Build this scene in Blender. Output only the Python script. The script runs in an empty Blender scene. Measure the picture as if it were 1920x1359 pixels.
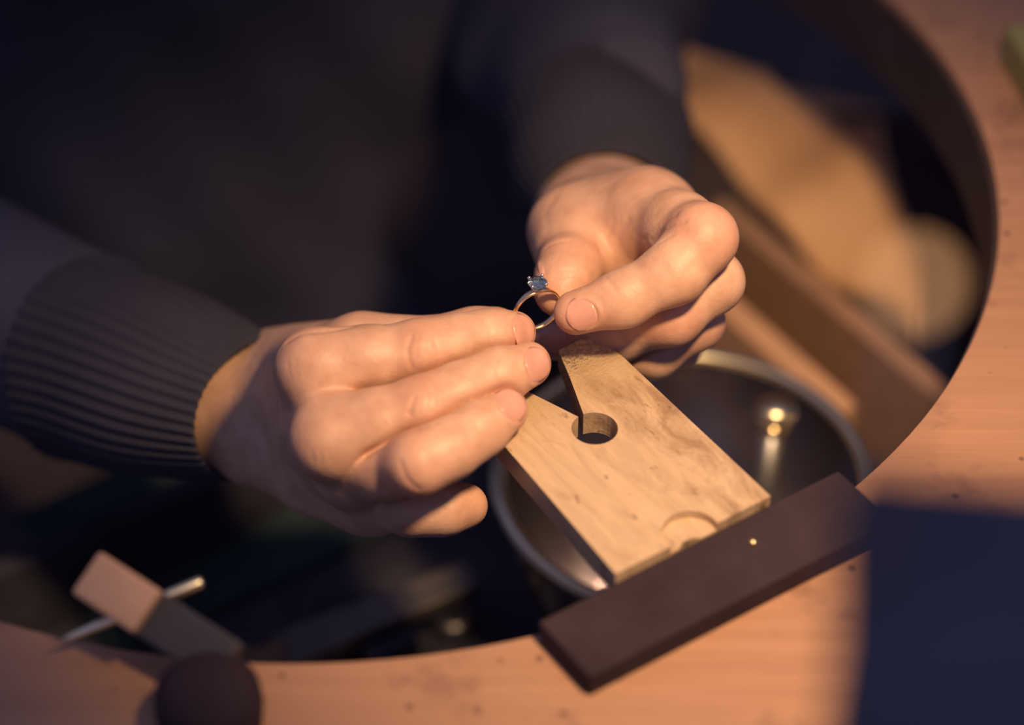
import bpy, bmesh, math, random
import numpy as np
from mathutils import Vector, Matrix

random.seed(7); np.random.seed(7)
scene = bpy.context.scene
COL = scene.collection

# ------------------------------------------------------------------ camera
FPX = 4800.0                      # focal length in pixels of the 1920 px wide frame
PITCH = math.radians(42)
AIM = np.array([0.0, 0.0, 0.93]); DIST = 0.8
FWD = np.array([0, math.cos(PITCH), -math.sin(PITCH)])
UPV = np.array([0, math.sin(PITCH), math.cos(PITCH)])
RGT = np.array([1.0, 0, 0])
CAM = AIM - DIST * FWD
cam = bpy.data.cameras.new('camera')
cam.sensor_width = 36.0
cam.lens = 36.0 * FPX / 1920.0
cam.clip_start = 0.02
cam.dof.use_dof = True
cam.dof.focus_distance = 0.79
cam.dof.aperture_fstop = 3.2
cam.dof.aperture_blades = 0
camo = bpy.data.objects.new('camera', cam); COL.objects.link(camo)
camo.location = CAM
camo.rotation_euler = (math.pi / 2 - PITCH, 0, 0)
scene.camera = camo

# ------------------------------------------------------------------ world, lamp, exposure
world = bpy.data.worlds.new('world'); scene.world = world
world.use_nodes = True
bg = world.node_tree.nodes['Background']
bg.inputs[0].default_value = (0.50, 0.52, 1.0, 1)
bg.inputs[1].default_value = 0.285

def aim(o, target):
    d = Vector(target) - o.location
    o.rotation_euler = d.to_track_quat('-Z', 'Y').to_euler()

lamp = bpy.data.lights.new('bench_lamp_light', 'SPOT')
lamp.energy = 20.0
lamp.color = (1.0, 0.66, 0.36)
lamp.shadow_soft_size = 0.028
lamp.spot_size = math.radians(53); lamp.spot_blend = 1.0
lampo = bpy.data.objects.new('bench_lamp_light', lamp); COL.objects.link(lampo)
lampo.location = (0.145, -0.215, 1.40)
aim(lampo, (0.070, -0.015, 0.92))

vs = scene.view_settings
vs.view_transform = 'Standard'
try: vs.look = 'None'
except Exception: pass
vs.gamma = 1.0; vs.use_curve_mapping = False
vs.exposure = 0.0

# ------------------------------------------------------------------ helpers
def PL(u, v, z):
    """point on the horizontal plane z seen at photo pixel u, v"""
    d = FWD + (u - 960) / FPX * RGT - (v - 679.5) / FPX * UPV
    return CAM + (z - CAM[2]) / d[2] * d

def PW(u, v, w):
    d = FWD + (u - 960) / FPX * RGT - (v - 679.5) / FPX * UPV
    return CAM + (DIST + w / 1000.0) * d

def link(name, mesh, mat=None, parent=None):
    o = bpy.data.objects.new(name, mesh); COL.objects.link(o)
    if mat is not None:
        mesh.materials.clear(); mesh.materials.append(mat)
    if parent is not None:
        o.parent = parent
    return o

def from_bm(name, bm, mat=None, parent=None, smooth=False):
    bmesh.ops.recalc_face_normals(bm, faces=bm.faces)
    me = bpy.data.meshes.new(name); bm.to_mesh(me); bm.free()
    if smooth:
        me.polygons.foreach_set('use_smooth', [True] * len(me.polygons))
    return link(name, me, mat, parent)

def from_arrays(name, V, Fq, mat=None, parent=None, smooth=True):
    me = bpy.data.meshes.new(name)
    me.from_pydata([tuple(map(float, p)) for p in V], [], [tuple(map(int, f)) for f in Fq])
    if smooth:
        me.polygons.foreach_set('use_smooth', [True] * len(me.polygons))
    me.update()
    return link(name, me, mat, parent)

def empty(name, loc=(0, 0, 0), rz=0.0):
    o = bpy.data.objects.new(name, None); COL.objects.link(o)
    o.location = loc; o.rotation_euler = (0, 0, rz); o.empty_display_size = 0.02
    return o

def tag(o, label, cat, group=None):
    o['label'] = label; o['category'] = cat
    if group: o['group'] = group
    return o

def bevel(o, w, seg=2, ang=35):
    m = o.modifiers.new('bevel', 'BEVEL'); m.width = w; m.segments = seg
    m.limit_method = 'ANGLE'; m.angle_limit = math.radians(ang)
    return o

def bm_box(bm, c, s, rz=0.0):
    r = bmesh.ops.create_cube(bm, size=1.0)
    M = Matrix.Translation(Vector(c)) @ Matrix.Rotation(rz, 4, 'Z') @ Matrix.Diagonal((s[0], s[1], s[2], 1))
    bmesh.ops.transform(bm, matrix=M, verts=r['verts'])
    return r['verts']

def bm_lathe(bm, prof, n=48, M=None, close=False):
    """prof: list of (r, z); rotated about z"""
    rings = []
    for (r, z) in prof:
        if r < 1e-7:
            rings.append([bm.verts.new((0, 0, z))])
        else:
            rings.append([bm.verts.new((r * math.cos(2 * math.pi * i / n), r * math.sin(2 * math.pi * i / n), z)) for i in range(n)])
    seq = list(zip(rings[:-1], rings[1:]))
    if close: seq.append((rings[-1], rings[0]))
    for a, b in seq:
        for i in range(n):
            j = (i + 1) % n
            if len(a) == 1 and len(b) == 1: continue
            if len(a) == 1: bm.faces.new((a[0], b[i], b[j]))
            elif len(b) == 1: bm.faces.new((a[i], a[j], b[0]))
            else: bm.faces.new((a[i], a[j], b[j], b[i]))
    vs_ = [v for r in rings for v in r]
    if M is not None: bmesh.ops.transform(bm, matrix=M, verts=vs_)
    return vs_

def axis_matrix(p, d, roll=(0, 0, 1)):
    z = Vector(d).normalized(); x = Vector(roll).cross(z)
    if x.length < 1e-4: x = Vector((1, 0, 0)).cross(z)
    x.normalize(); y = z.cross(x)
    M = Matrix((x, y, z)).transposed().to_4x4()
    return Matrix.Translation(Vector(p)) @ M

# ------------------------------------------------------------------ materials
def new_mat(name):
    m = bpy.data.materials.new(name); m.use_nodes = True
    nt = m.node_tree; b = nt.nodes['Principled BSDF']
    return m, nt, b

def N(nt, typ, **kw):
    n = nt.nodes.new(typ)
    for k, v in kw.items():
        if hasattr(n, k): setattr(n, k, v)
        else: n.inputs[k].default_value = v
    return n

def ramp(nt, fac, stops):
    r = nt.nodes.new('ShaderNodeValToRGB')
    e = r.color_ramp.elements
    while len(e) < len(stops): e.new(0.5)
    for i, (p, c) in enumerate(stops):
        e[i].position = p; e[i].color = (c[0], c[1], c[2], 1)
    nt.links.new(fac, r.inputs[0])
    return r.outputs[0]

def mix(nt, fac, a, b, mode='MIX'):
    m = nt.nodes.new('ShaderNodeMix'); m.data_type = 'RGBA'; m.blend_type = mode
    if isinstance(fac, (int, float)): m.inputs[0].default_value = fac
    else: nt.links.new(fac, m.inputs[0])
    for s, v in ((6, a), (7, b)):
        if isinstance(v, tuple): m.inputs[s].default_value = (v[0], v[1], v[2], 1)
        else: nt.links.new(v, m.inputs[s])
    return m.outputs[2]

def coords(nt, scale=(1, 1, 1), rot=(0, 0, 0), kind='Object'):
    tc = nt.nodes.new('ShaderNodeTexCoord'); mp = nt.nodes.new('ShaderNodeMapping')
    mp.inputs['Scale'].default_value = scale; mp.inputs['Rotation'].default_value = rot
    nt.links.new(tc.outputs[kind], mp.inputs[0])
    return mp.outputs[0]

def noise(nt, vec, scale, detail=4, rough=0.55, dist=0.0):
    n = nt.nodes.new('ShaderNodeTexNoise')
    n.inputs['Scale'].default_value = scale; n.inputs['Detail'].default_value = detail
    n.inputs['Roughness'].default_value = rough; n.inputs['Distortion'].default_value = dist
    nt.links.new(vec, n.inputs['Vector'])
    return n.outputs['Fac']

def bump(nt, bsdf, h, dist, strength=1.0):
    b = nt.nodes.new('ShaderNodeBump'); b.inputs['Distance'].default_value = dist
    b.inputs['Strength'].default_value = strength
    nt.links.new(h, b.inputs['Height']); nt.links.new(b.outputs[0], bsdf.inputs['Normal'])

def simple(name, col, rough=0.5, metal=0.0, var=0.15, vscale=60, bumpd=0.0, bscale=400):
    m, nt, b = new_mat(name)
    if rough >= 0.69: b.inputs['Specular IOR Level'].default_value = 0.08
    v = coords(nt)
    f = noise(nt, v, vscale)
    c = ramp(nt, f, [(0.3, tuple(x * (1 - var) for x in col)), (0.7, tuple(min(1, x * (1 + var)) for x in col))])
    nt.links.new(c, b.inputs['Base Color'])
    b.inputs['Roughness'].default_value = rough; b.inputs['Metallic'].default_value = metal
    if bumpd > 0: bump(nt, b, noise(nt, v, bscale), bumpd)
    return m

def mat_skin():
    m, nt, b = new_mat('skin')
    v = coords(nt)
    at = N(nt, 'ShaderNodeAttribute', attribute_name='flush')
    base = ramp(nt, noise(nt, v, 130, 5), [(0.3, (0.52, 0.295, 0.19)), (0.7, (0.68, 0.425, 0.29))])
    c = mix(nt, at.outputs['Fac'], base, (0.54, 0.225, 0.155))
    nt.links.new(c, b.inputs['Base Color'])
    b.inputs['Roughness'].default_value = 0.48
    b.inputs['Specular IOR Level'].default_value = 0.4
    b.inputs['Subsurface Weight'].default_value = 0.18
    b.inputs['Subsurface Radius'].default_value = (1.0, 0.38, 0.2)
    b.inputs['Subsurface Scale'].default_value = 0.0025
    w = N(nt, 'ShaderNodeTexVoronoi', feature='DISTANCE_TO_EDGE'); w.inputs['Scale'].default_value = 900
    nt.links.new(v, w.inputs['Vector'])
    n2 = noise(nt, v, 420, 4)
    mm = N(nt, 'ShaderNodeMath', operation='MULTIPLY_ADD'); mm.inputs[1].default_value = 0.5
    nt.links.new(w.outputs['Distance'], mm.inputs[0]); nt.links.new(n2, mm.inputs[2])
    bump(nt, b, mm.outputs[0], 0.00032, 0.45)
    return m

def mat_wood(name, c0, c1, dark, rough=0.5, grain=(3, 60, 60), rot=(0, 0, 0), spots=0.62, bumpd=0.0004):
    m, nt, b = new_mat(name)
    v = coords(nt, grain, rot); v1 = coords(nt)
    g = noise(nt, v, 3.0, 6, 0.6, 0.6)
    base = ramp(nt, g, [(0.32, c0), (0.68, c1)])
    blot = noise(nt, v1, 34, 5, 0.62)
    k = ramp(nt, blot, [(spots, (0, 0, 0)), (spots + 0.14, (0.75, 0.75, 0.75))])
    c = mix(nt, k, base, dark)
    speck = N(nt, 'ShaderNodeTexVoronoi'); speck.inputs['Scale'].default_value = 85
    nt.links.new(v1, speck.inputs['Vector'])
    sk = ramp(nt, speck.outputs['Distance'], [(0.06, (0.8, 0.8, 0.8)), (0.13, (0, 0, 0))])
    c = mix(nt, sk, c, tuple(x * 0.45 for x in dark))
    nt.links.new(c, b.inputs['Base Color'])
    b.inputs['Roughness'].default_value = rough
    bump(nt, b, g, bumpd, 0.6)
    return m

def mat_pin():
    m, nt, b = new_mat('pale_pin_wood')
    v = coords(nt, (90, 9, 60)); v1 = coords(nt)
    g = noise(nt, v, 3.2, 6, 0.65, 0.8)
    base = ramp(nt, g, [(0.30, (0.44, 0.30, 0.18)), (0.62, (0.55, 0.39, 0.25))])
    # worn, stained band that runs towards the long prong, and scattered spots
    vv = coords(nt, (70, 32, 40)); s = noise(nt, vv, 1.5, 7, 0.68, 0.5)
    sep = N(nt, 'ShaderNodeSeparateXYZ'); nt.links.new(v1, sep.inputs[0])
    mr = N(nt, 'ShaderNodeMapRange'); mr.inputs[1].default_value = -0.012; mr.inputs[2].default_value = 0.028
    mr.inputs[3].default_value = -0.06; mr.inputs[4].default_value = 0.12
    nt.links.new(sep.outputs[0], mr.inputs[0])
    ad = N(nt, 'ShaderNodeMath', operation='ADD'); nt.links.new(s, ad.inputs[0]); nt.links.new(mr.outputs[0], ad.inputs[1])
    k = ramp(nt, ad.outputs[0], [(0.50, (0, 0, 0)), (0.60, (0.45, 0.45, 0.45)), (0.70, (1, 1, 1))])
    c = mix(nt, k, base, (0.30, 0.19, 0.11))
    s3 = noise(nt, coords(nt, (120, 60, 60)), 1.8, 5, 0.6)
    k3 = ramp(nt, s3, [(0.62, (0, 0, 0)), (0.69, (0.8, 0.8, 0.8))])
    c = mix(nt, k3, c, (0.17, 0.10, 0.06))
    # filed tip: rough and dusted with bright metal filings
    tip = N(nt, 'ShaderNodeMapRange'); tip.inputs[1].default_value = 0.060; tip.inputs[2].default_value = 0.082
    nt.links.new(sep.outputs[1], tip.inputs[0])
    c = mix(nt, tip.outputs[0], c, (0.42, 0.29, 0.15))
    dn = noise(nt, v1, 900, 3, 0.7)
    dm = N(nt, 'ShaderNodeMath', operation='MULTIPLY'); nt.links.new(dn, dm.inputs[0]); nt.links.new(tip.outputs[0], dm.inputs[1])
    glit = ramp(nt, dm.outputs[0], [(0.44, (0, 0, 0)), (0.52, (1, 1, 1))])
    c = mix(nt, glit, c, (0.95, 0.75, 0.45))
    nt.links.new(c, b.inputs['Base Color'])
    nt.links.new(glit, b.inputs['Metallic'])
    b.inputs['Roughness'].default_value = 0.42
    ba = N(nt, 'ShaderNodeMath', operation='MULTIPLY_ADD'); ba.inputs[1].default_value = 2.2
    nt.links.new(dm.outputs[0], ba.inputs[0]); nt.links.new(g, ba.inputs[2])
    bump(nt, b, ba.outputs[0], 0.0006, 0.6)
    return m

def mat_fabric(name, col, rough=0.95, weave=900, var=0.25):
    m, nt, b = new_mat(name)
    v = coords(nt)
    f = noise(nt, v, 14, 4)
    c = ramp(nt, f, [(0.3, tuple(x * (1 - var) for x in col)), (0.7, tuple(x * (1 + var) for x in col))])
    nt.links.new(c, b.inputs['Base Color'])
    b.inputs['Roughness'].default_value = rough
    b.inputs['Specular IOR Level'].default_value = 0.1
    b.inputs['Sheen Weight'].default_value = 0.0
    w = noise(nt, v, weave, 3)
    bump(nt, b, w, 0.0006, 0.5)
    return m

def mat_gem():
    m, nt, b = new_mat('diamond')
    b.inputs['Base Color'].default_value = (0.74, 0.93, 0.72, 1)
    b.inputs['Roughness'].default_value = 0.05; b.inputs['IOR'].default_value = 2.2
    b.inputs['Transmission Weight'].default_value = 1.0
    return m

M = {}
M['skin'] = mat_skin()
M['nail'] = simple('nail', (0.60, 0.31, 0.235), 0.25, 0, 0.08, 200)
M['sweater'] = mat_fabric('navy_knit', (0.068, 0.065, 0.090))
M['cuff'] = mat_fabric('navy_rib_knit', (0.044, 0.042, 0.057), weave=1400)
M['trousers'] = mat_fabric('dark_twill', (0.075, 0.058, 0.066), weave=700, var=0.15)
M['leather'] = simple('tan_leather', (0.84, 0.49, 0.26), 0.6, 0, 0.12, 25, 0.0003, 300)
M['bench'] = mat_wood('bench_wood', (0.345, 0.180, 0.106), (0.41, 0.222, 0.132), (0.20, 0.10, 0.07), 0.55, spots=0.56)
M['benchleg'] = mat_wood('bench_leg_wood', (0.22, 0.13, 0.08), (0.30, 0.18, 0.11), (0.12, 0.07, 0.05), 0.6)
M['edge'] = simple('painted_edge_shade', (0.05, 0.036, 0.04), 0.6, 0, 0.2, 30)  # near-black colour that paints shade onto the cutout wall
M['drawer'] = mat_wood('drawer_wood', (0.34, 0.19, 0.12), (0.45, 0.27, 0.17), (0.2, 0.11, 0.08), 0.5)
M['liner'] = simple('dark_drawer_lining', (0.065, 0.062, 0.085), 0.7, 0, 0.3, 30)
M['pin'] = mat_pin()
M['darksteel'] = simple('blackened_steel', (0.036, 0.024, 0.031), 0.7, 0.0, 0.2, 50, 0.0001)
M['bowl'] = simple('polished_dark_metal', (0.46, 0.42, 0.44), 0.24, 1.0, 0.12, 40)
M['rim'] = simple('pale_polished_metal', (1.0, 0.84, 0.55), 0.32, 1.0, 0.06, 40)
M['brass'] = simple('polished_brass', (0.92, 0.72, 0.38), 0.16, 1.0, 0.05, 60)
M['steel'] = simple('steel', (0.42, 0.40, 0.39), 0.4, 0.9, 0.12, 60)
M['file'] = simple('worn_file_steel', (0.22, 0.19, 0.17), 0.5, 0.7, 0.2, 80, 0.0002, 900)
M['greymetal'] = simple('matt_grey_metal', (0.06, 0.055, 0.058), 0.6, 0.3, 0.12, 60)
M['fibre'] = simple('tan_fibre', (0.62, 0.36, 0.22), 0.6, 0, 0.1, 90)
M['ringgold'] = simple('ring_metal', (1.0, 0.70, 0.40), 0.27, 1.0, 0.02, 40)
M['prong'] = simple('white_gold', (0.92, 0.90, 0.84), 0.12, 1.0, 0.02, 40)
M['gem'] = mat_gem()
M['black'] = simple('black_lacquer', (0.095, 0.095, 0.120), 0.8, 0, 0.2, 20)
M['teal'] = mat_fabric('teal_cloth', (0.040, 0.064, 0.066))
def mat_added_glow():  # emissive amber, added only to give a soft disc of light
    m, nt, b = new_mat('added_amber_glow')
    b.inputs['Base Color'].default_value = (0.5, 0.25, 0.12, 1)
    b.inputs['Emission Color'].default_value = (1.0, 0.48, 0.20, 1); b.inputs['Emission Strength'].default_value = 2.0
    return m
M['glow'] = mat_added_glow()
M['floor'] = simple('dark_floor', (0.07, 0.06, 0.065), 0.7, 0, 0.25, 8)
M['wall'] = simple('dim_wall', (0.10, 0.09, 0.10), 0.9, 0, 0.1, 4)
M['wax'] = simple('yellow_green_wax', (0.25, 0.24, 0.09), 0.45, 0, 0.1, 40)

# ------------------------------------------------------------------ implicit surfaces
def sd_cone(P, a, ra, b, rb):
    a = np.asarray(a, np.float32); b = np.asarray(b, np.float32)
    ab = b - a; L = float(ab @ ab) + 1e-9
    pa = P - a
    t = np.clip((pa @ ab) / L, 0, 1)
    d = pa - t[:, None] * ab
    return np.sqrt(np.einsum('ij,ij->i', d, d)) - (ra + (rb - ra) * t)

def smin(a, b, k):
    h = np.clip(k - np.abs(a - b), 0, None) / k
    return np.minimum(a, b) - h * h * k * 0.25

def seg_dist(P, pts):
    best = None
    for a, b in zip(pts[:-1], pts[1:]):
        d = sd_cone(P, a, 0, b, 0)
        best = d if best is None else np.minimum(best, d)
    return best

def surface_nets(f, lo, hi, h, coarse=5):
    """mesh of f(P) = 0 on a grid, evaluated only near the surface"""
    lo = np.asarray(lo, np.float32); hi = np.asarray(hi, np.float32)
    H = h * coarse
    nc = np.ceil((hi - lo) / H).astype(int) + 1
    cc = np.stack(np.meshgrid(*[np.arange(n) for n in nc], indexing='ij'), -1).reshape(-1, 3)
    cen = lo + (cc + 0.5).astype(np.float32) * H
    dc = f(cen.astype(np.float32)).reshape(nc)
    n = nc * coarse
    G = np.repeat(np.repeat(np.repeat(dc, coarse, 0), coarse, 1), coarse, 2).astype(np.float32)
    near = np.abs(dc) < H * 1.75
    mask = np.repeat(np.repeat(np.repeat(near, coarse, 0), coarse, 1), coarse, 2)
    idx = np.argwhere(mask)
    out = np.empty(len(idx), np.float32)
    for s in range(0, len(idx), 300000):
        c = idx[s:s + 300000]
        out[s:s + 300000] = f(lo + (c + 0.5).astype(np.float32) * h)
    G[mask] = out
    S = G < 0
    c8 = [(i, j, k) for i in (0, 1) for j in (0, 1) for k in (0, 1)]
    sl = lambda o: tuple(slice(o[q], n[q] - 1 + o[q]) for q in range(3))
    cnt = sum(S[sl(o)].astype(np.int8) for o in c8)
    mix_ = (cnt > 0) & (cnt < 8)
    ci = np.argwhere(mix_)
    vid = -np.ones(mix_.shape, np.int64); vid[mix_] = np.arange(len(ci))
    acc = np.zeros((len(ci), 3), np.float32); num = np.zeros(len(ci), np.float32)
    for o in c8:
        for ax in range(3):
            if o[ax] == 1: continue
            o2 = list(o); o2[ax] = 1
            A = G[ci[:, 0] + o[0], ci[:, 1] + o[1], ci[:, 2] + o[2]]
            B = G[ci[:, 0] + o2[0], ci[:, 1] + o2[1], ci[:, 2] + o2[2]]
            m = (A < 0) != (B < 0)
            t = np.where(m, A / np.where(m, A - B, 1), 0)
            p = np.tile(np.array(o, np.float32), (len(ci), 1)); p[:, ax] += t
            acc += p * m[:, None]; num += m
    V = lo + (ci + acc / num[:, None] + 0.5) * h
    faces = []
    for ax in range(3):
        b, c = [(1, 2), (2, 0), (0, 1)][ax]
        s0 = [slice(0, None)] * 3; s1 = [slice(0, None)] * 3
        s0[ax] = slice(0, -1); s1[ax] = slice(1, None)
        A = S[tuple(s0)]; B = S[tuple(s1)]
        e = np.argwhere(A != B)
        ok = (e[:, b] > 0) & (e[:, c] > 0) & (e[:, b] < n[b] - 1) & (e[:, c] < n[c] - 1)
        e = e[ok]
        ins = A[e[:, 0], e[:, 1], e[:, 2]]
        def g(db, dc_):
            q = e.copy(); q[:, b] += db; q[:, c] += dc_
            return vid[q[:, 0], q[:, 1], q[:, 2]]
        Q = np.stack([g(-1, -1), g(0, -1), g(0, 0), g(-1, 0)], 1)
        Q[~ins] = Q[~ins][:, ::-1]
        faces.append(Q)
    Fq = np.concatenate(faces)
    Fq = Fq[(Fq >= 0).all(1)]
    return V, Fq

# ------------------------------------------------------------------ the setting
def structure(o): o['kind'] = 'structure'; return o
bm = bmesh.new(); bm_box(bm, (0, 0.4, -0.02), (4.2, 4.2, 0.04)); structure(from_bm('floor', bm, M['floor']))
bm = bmesh.new(); bm_box(bm, (0, 2.45, 1.3), (4.2, 0.1, 2.6)); structure(from_bm('wall_back', bm, M['wall']))

# pin axis: A_ runs along the pin to its tip, B_ across it to the right
A_ = np.array([-0.559, 0.829, 0.0]); B_ = np.array([0.829, 0.559, 0.0])
PHI = math.atan2(B_[1], B_[0])

# ------------------------------------------------------------------ workbench
BZ = 0.919; BT = 0.036
CC = (-0.0623, 0.1154); CR = 0.230
def build_bench():
    root = empty('workbench', (0, -0.1, 0))
    tag(root, 'wooden jeweller workbench with a large round cutout, around the seated person', 'workbench')
    x0, x1, y0, y1 = -0.62, 0.62, -0.62, 0.36
    n = 160
    a0 = math.asin((y1 - CC[1]) / CR) if (y1 - CC[1]) < CR else math.pi / 2 - 0.02
    # outline: outer rectangle, then the arc of the cutout, open to the far side
    pts = [(x0, y1), (x0, y0), (x1, y0), (x1, y1)]
    arc = []
    a_start = a0 - 0.0; a_end = math.pi - a0
    t0 = a_start; t1 = a_end - 2 * math.pi
    for i in range(n + 1):
        t = t0 + (t1 - t0) * i / n
        arc.append((CC[0] + CR * math.cos(t), CC[1] + CR * math.sin(t)))
    pts = pts + arc
    bm = bmesh.new()
    top = [bm.verts.new((x, y + 0.1, BZ)) for x, y in pts]
    f = bm.faces.new(top)
    r = bmesh.ops.extrude_face_region(bm, geom=[f])
    bmesh.ops.translate(bm, vec=(0, 0, -BT), verts=[v for v in r['geom'] if isinstance(v, bmesh.types.BMVert)])
    o = from_bm('worktop', bm, M['bench'], root); bevel(o, 0.0025, 2, 40)
    bm = bmesh.new(); rows = []  # strip along the cutout wall, its dark colour stands in for shade
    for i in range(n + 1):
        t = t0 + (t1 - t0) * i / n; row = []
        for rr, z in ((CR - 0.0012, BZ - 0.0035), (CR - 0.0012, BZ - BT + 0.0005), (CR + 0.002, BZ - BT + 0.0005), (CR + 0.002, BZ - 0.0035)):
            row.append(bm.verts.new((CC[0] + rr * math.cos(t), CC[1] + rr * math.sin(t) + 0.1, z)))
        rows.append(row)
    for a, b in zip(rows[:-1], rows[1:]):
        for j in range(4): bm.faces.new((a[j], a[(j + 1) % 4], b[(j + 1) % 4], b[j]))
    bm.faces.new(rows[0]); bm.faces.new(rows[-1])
    eb = from_bm('edge_shade_strip', bm, M['edge'], root); eb['label'] = 'dark strip painted as shade on the cutout wall'
    for sx in (-0.56, 0.56):
        for sy in (-0.56, 0.30):
            bm = bmesh.new(); bm_box(bm, (sx, sy + 0.1, (BZ - BT) / 2), (0.08, 0.08, BZ - BT))
            bevel(from_bm('leg', bm, M['benchleg'], root), 0.004)
    # catch drawer slung under the cutout, square to the pin
    def q(a, b, z): p = A_ * a + B_ * b; return (p[0], p[1] + 0.1, z)
    ab0, ab1, bb0, bb1 = -0.14, 0.155, -0.235, 0.213
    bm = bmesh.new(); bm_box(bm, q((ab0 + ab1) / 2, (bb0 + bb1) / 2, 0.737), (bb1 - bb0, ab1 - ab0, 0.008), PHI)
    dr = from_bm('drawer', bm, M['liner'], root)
    def wall(name, a0_, a1_, b0_, b1_, z0, z1, mat):
        bm = bmesh.new(); bm_box(bm, q((a0_ + a1_) / 2, (b0_ + b1_) / 2, (z0 + z1) / 2), (b1_ - b0_, a1_ - a0_, z1 - z0), PHI)
        return bevel(from_bm(name, bm, mat, dr), 0.001)
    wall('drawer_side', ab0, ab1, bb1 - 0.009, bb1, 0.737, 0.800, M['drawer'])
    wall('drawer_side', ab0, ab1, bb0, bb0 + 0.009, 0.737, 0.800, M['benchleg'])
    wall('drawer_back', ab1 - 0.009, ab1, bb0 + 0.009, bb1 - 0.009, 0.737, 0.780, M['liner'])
    wall('drawer_front', ab0, ab0 + 0.009, bb0 + 0.009, bb1 - 0.009, 0.737, 0.800, M['drawer'])
    wall('drawer_divider', 0.030, ab1 - 0.009, 0.170, 0.181, 0.741, 0.795, M['fibre'])
    for b in (bb0 - 0.010, bb1 + 0.010):   # hangers that carry the drawer
        for a in (-0.13, -0.09):
            bm = bmesh.new(); bm_box(bm, q(a, b, 0.803), (0.018, 0.02, 0.134), PHI)
            from_bm('drawer_hanger', bm, M['benchleg'], root)
    return root
bench = build_bench()

# ------------------------------------------------------------------ bench pin and its steel bar
PZ = 0.930; PT = 0.0085
def build_pin():
    O = PL(1302, 1002, PZ)         # middle of the rear end, on the top face
    def loc(u, v):
        d = PL(u, v, PZ) - O
        return (float(d @ B_), float(d @ A_))
    hc = loc(1115, 803); hr = 0.0071
    s_r = loc(1096, 779); s_l = loc(1087, 783)
    def ang(p): return math.atan2(p[1] - hc[1], p[0] - hc[0])
    right = loc(1124, 627)
    hw = loc(1445, 930)[0]
    pts = [(-hw, 0.0), (hw, 0.0), (right[0], right[1]), loc(1087, 630), loc(1047, 650)]
    aR, aL = ang(s_r), ang(s_l)
    if aL > aR: aL -= 2 * math.pi
    # go round the hole the long way, from the long prong to the short one
    aR2, aL2 = ang(s_r), ang(s_l)
    span = (aL2 - aR2) % (2 * math.pi) - 2 * math.pi
    if abs(span) < math.pi: span = span + 2 * math.pi if span < 0 else span - 2 * math.pi
    for i in range(29):
        t = aR2 + span * i / 28
        pts.append((hc[0] + hr * math.cos(t), hc[1] + hr * math.sin(t)))
    pts += [loc(992, 735), loc(968, 723), loc(925, 812)]
    bm = bmesh.new()
    top = [bm.verts.new((x, y, 0)) for x, y in pts]
    idx = list(range(len(pts)))
    cr = lambda a, b, c: (b[0] - a[0]) * (c[1] - a[1]) - (b[1] - a[1]) * (c[0] - a[0])
    guard = 0
    while len(idx) > 2 and guard < 5000:          # ear clipping, best-shaped ear first
        guard += 1; best = None
        for k in range(len(idx)):
            i0, i1, i2 = idx[k - 1], idx[k], idx[(k + 1) % len(idx)]
            a, b, c = pts[i0], pts[i1], pts[i2]
            ar = cr(a, b, c)
            if ar <= 1e-12: continue
            if any(cr(a, b, pts[q]) >= -1e-12 and cr(b, c, pts[q]) >= -1e-12 and cr(c, a, pts[q]) >= -1e-12
                   for q in idx if q not in (i0, i1, i2)): continue
            score = -math.dist(a, c)
            if best is None or score > best[0]: best = (score, k, (i0, i1, i2))
        if best is None: break
        bm.faces.new([top[q] for q in best[2]]); idx.pop(best[1])
    r = bmesh.ops.extrude_face_region(bm, geom=bm.faces[:])
    bmesh.ops.translate(bm, vec=(0, 0, -PT), verts=[v for v in r['geom'] if isinstance(v, bmesh.types.BMVert)])
    bmesh.ops.recalc_face_normals(bm, faces=bm.faces)
    # the filed slope on the end of the long prong
    ya = right[1] - 0.010
    bmesh.ops.bisect_plane(bm, geom=bm.verts[:] + bm.edges[:] + bm.faces[:], plane_co=(0, ya, 0), plane_no=(0.12, 1, 0))
    for v in bm.verts:
        if v.co.y > ya + 0.003 and v.co.z > -0.001: v.co.z -= 0.0016
    o = from_bm('bench_pin', bm, M['pin'])
    # rounded screw recess in the rear end
    c = bmesh.new()
    bm_lathe(c, [(0, -0.003), (0.0085, -0.003), (0.0085, 0.01), (0, 0.01)], 40, Matrix.Translation((0.0, 0.0015, 0)))
    co = from_bm('cutter', c)
    c2 = bmesh.new(); bm_lathe(c2, [(0, -0.02), (0.0055, -0.02), (0.0055, 0.01), (0, 0.01)], 32, Matrix.Translation((-0.0015, -0.0038, 0)))
    co2 = from_bm('cutter2', c2)
    for k in (co, co2):
        md = o.modifiers.new('b', 'BOOLEAN'); md.object = k; md.operation = 'DIFFERENCE'; md.solver = 'EXACT'
    dg = bpy.context.evaluated_depsgraph_get(); dg.update()
    me = bpy.data.meshes.new_from_object(o.evaluated_get(dg))
    o.modifiers.clear(); o.data = me; me.materials.clear(); me.materials.append(M['pin'])
    bpy.data.objects.remove(co); bpy.data.objects.remove(co2)
    bevel(o, 0.0004, 2, 30)
    o.location = O; o.rotation_euler = (0, 0, PHI)
    tag(o, 'pale worn wooden bench pin with notch and round hole, under the hands', 'bench pin')
    return O
PINO = build_pin()

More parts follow.
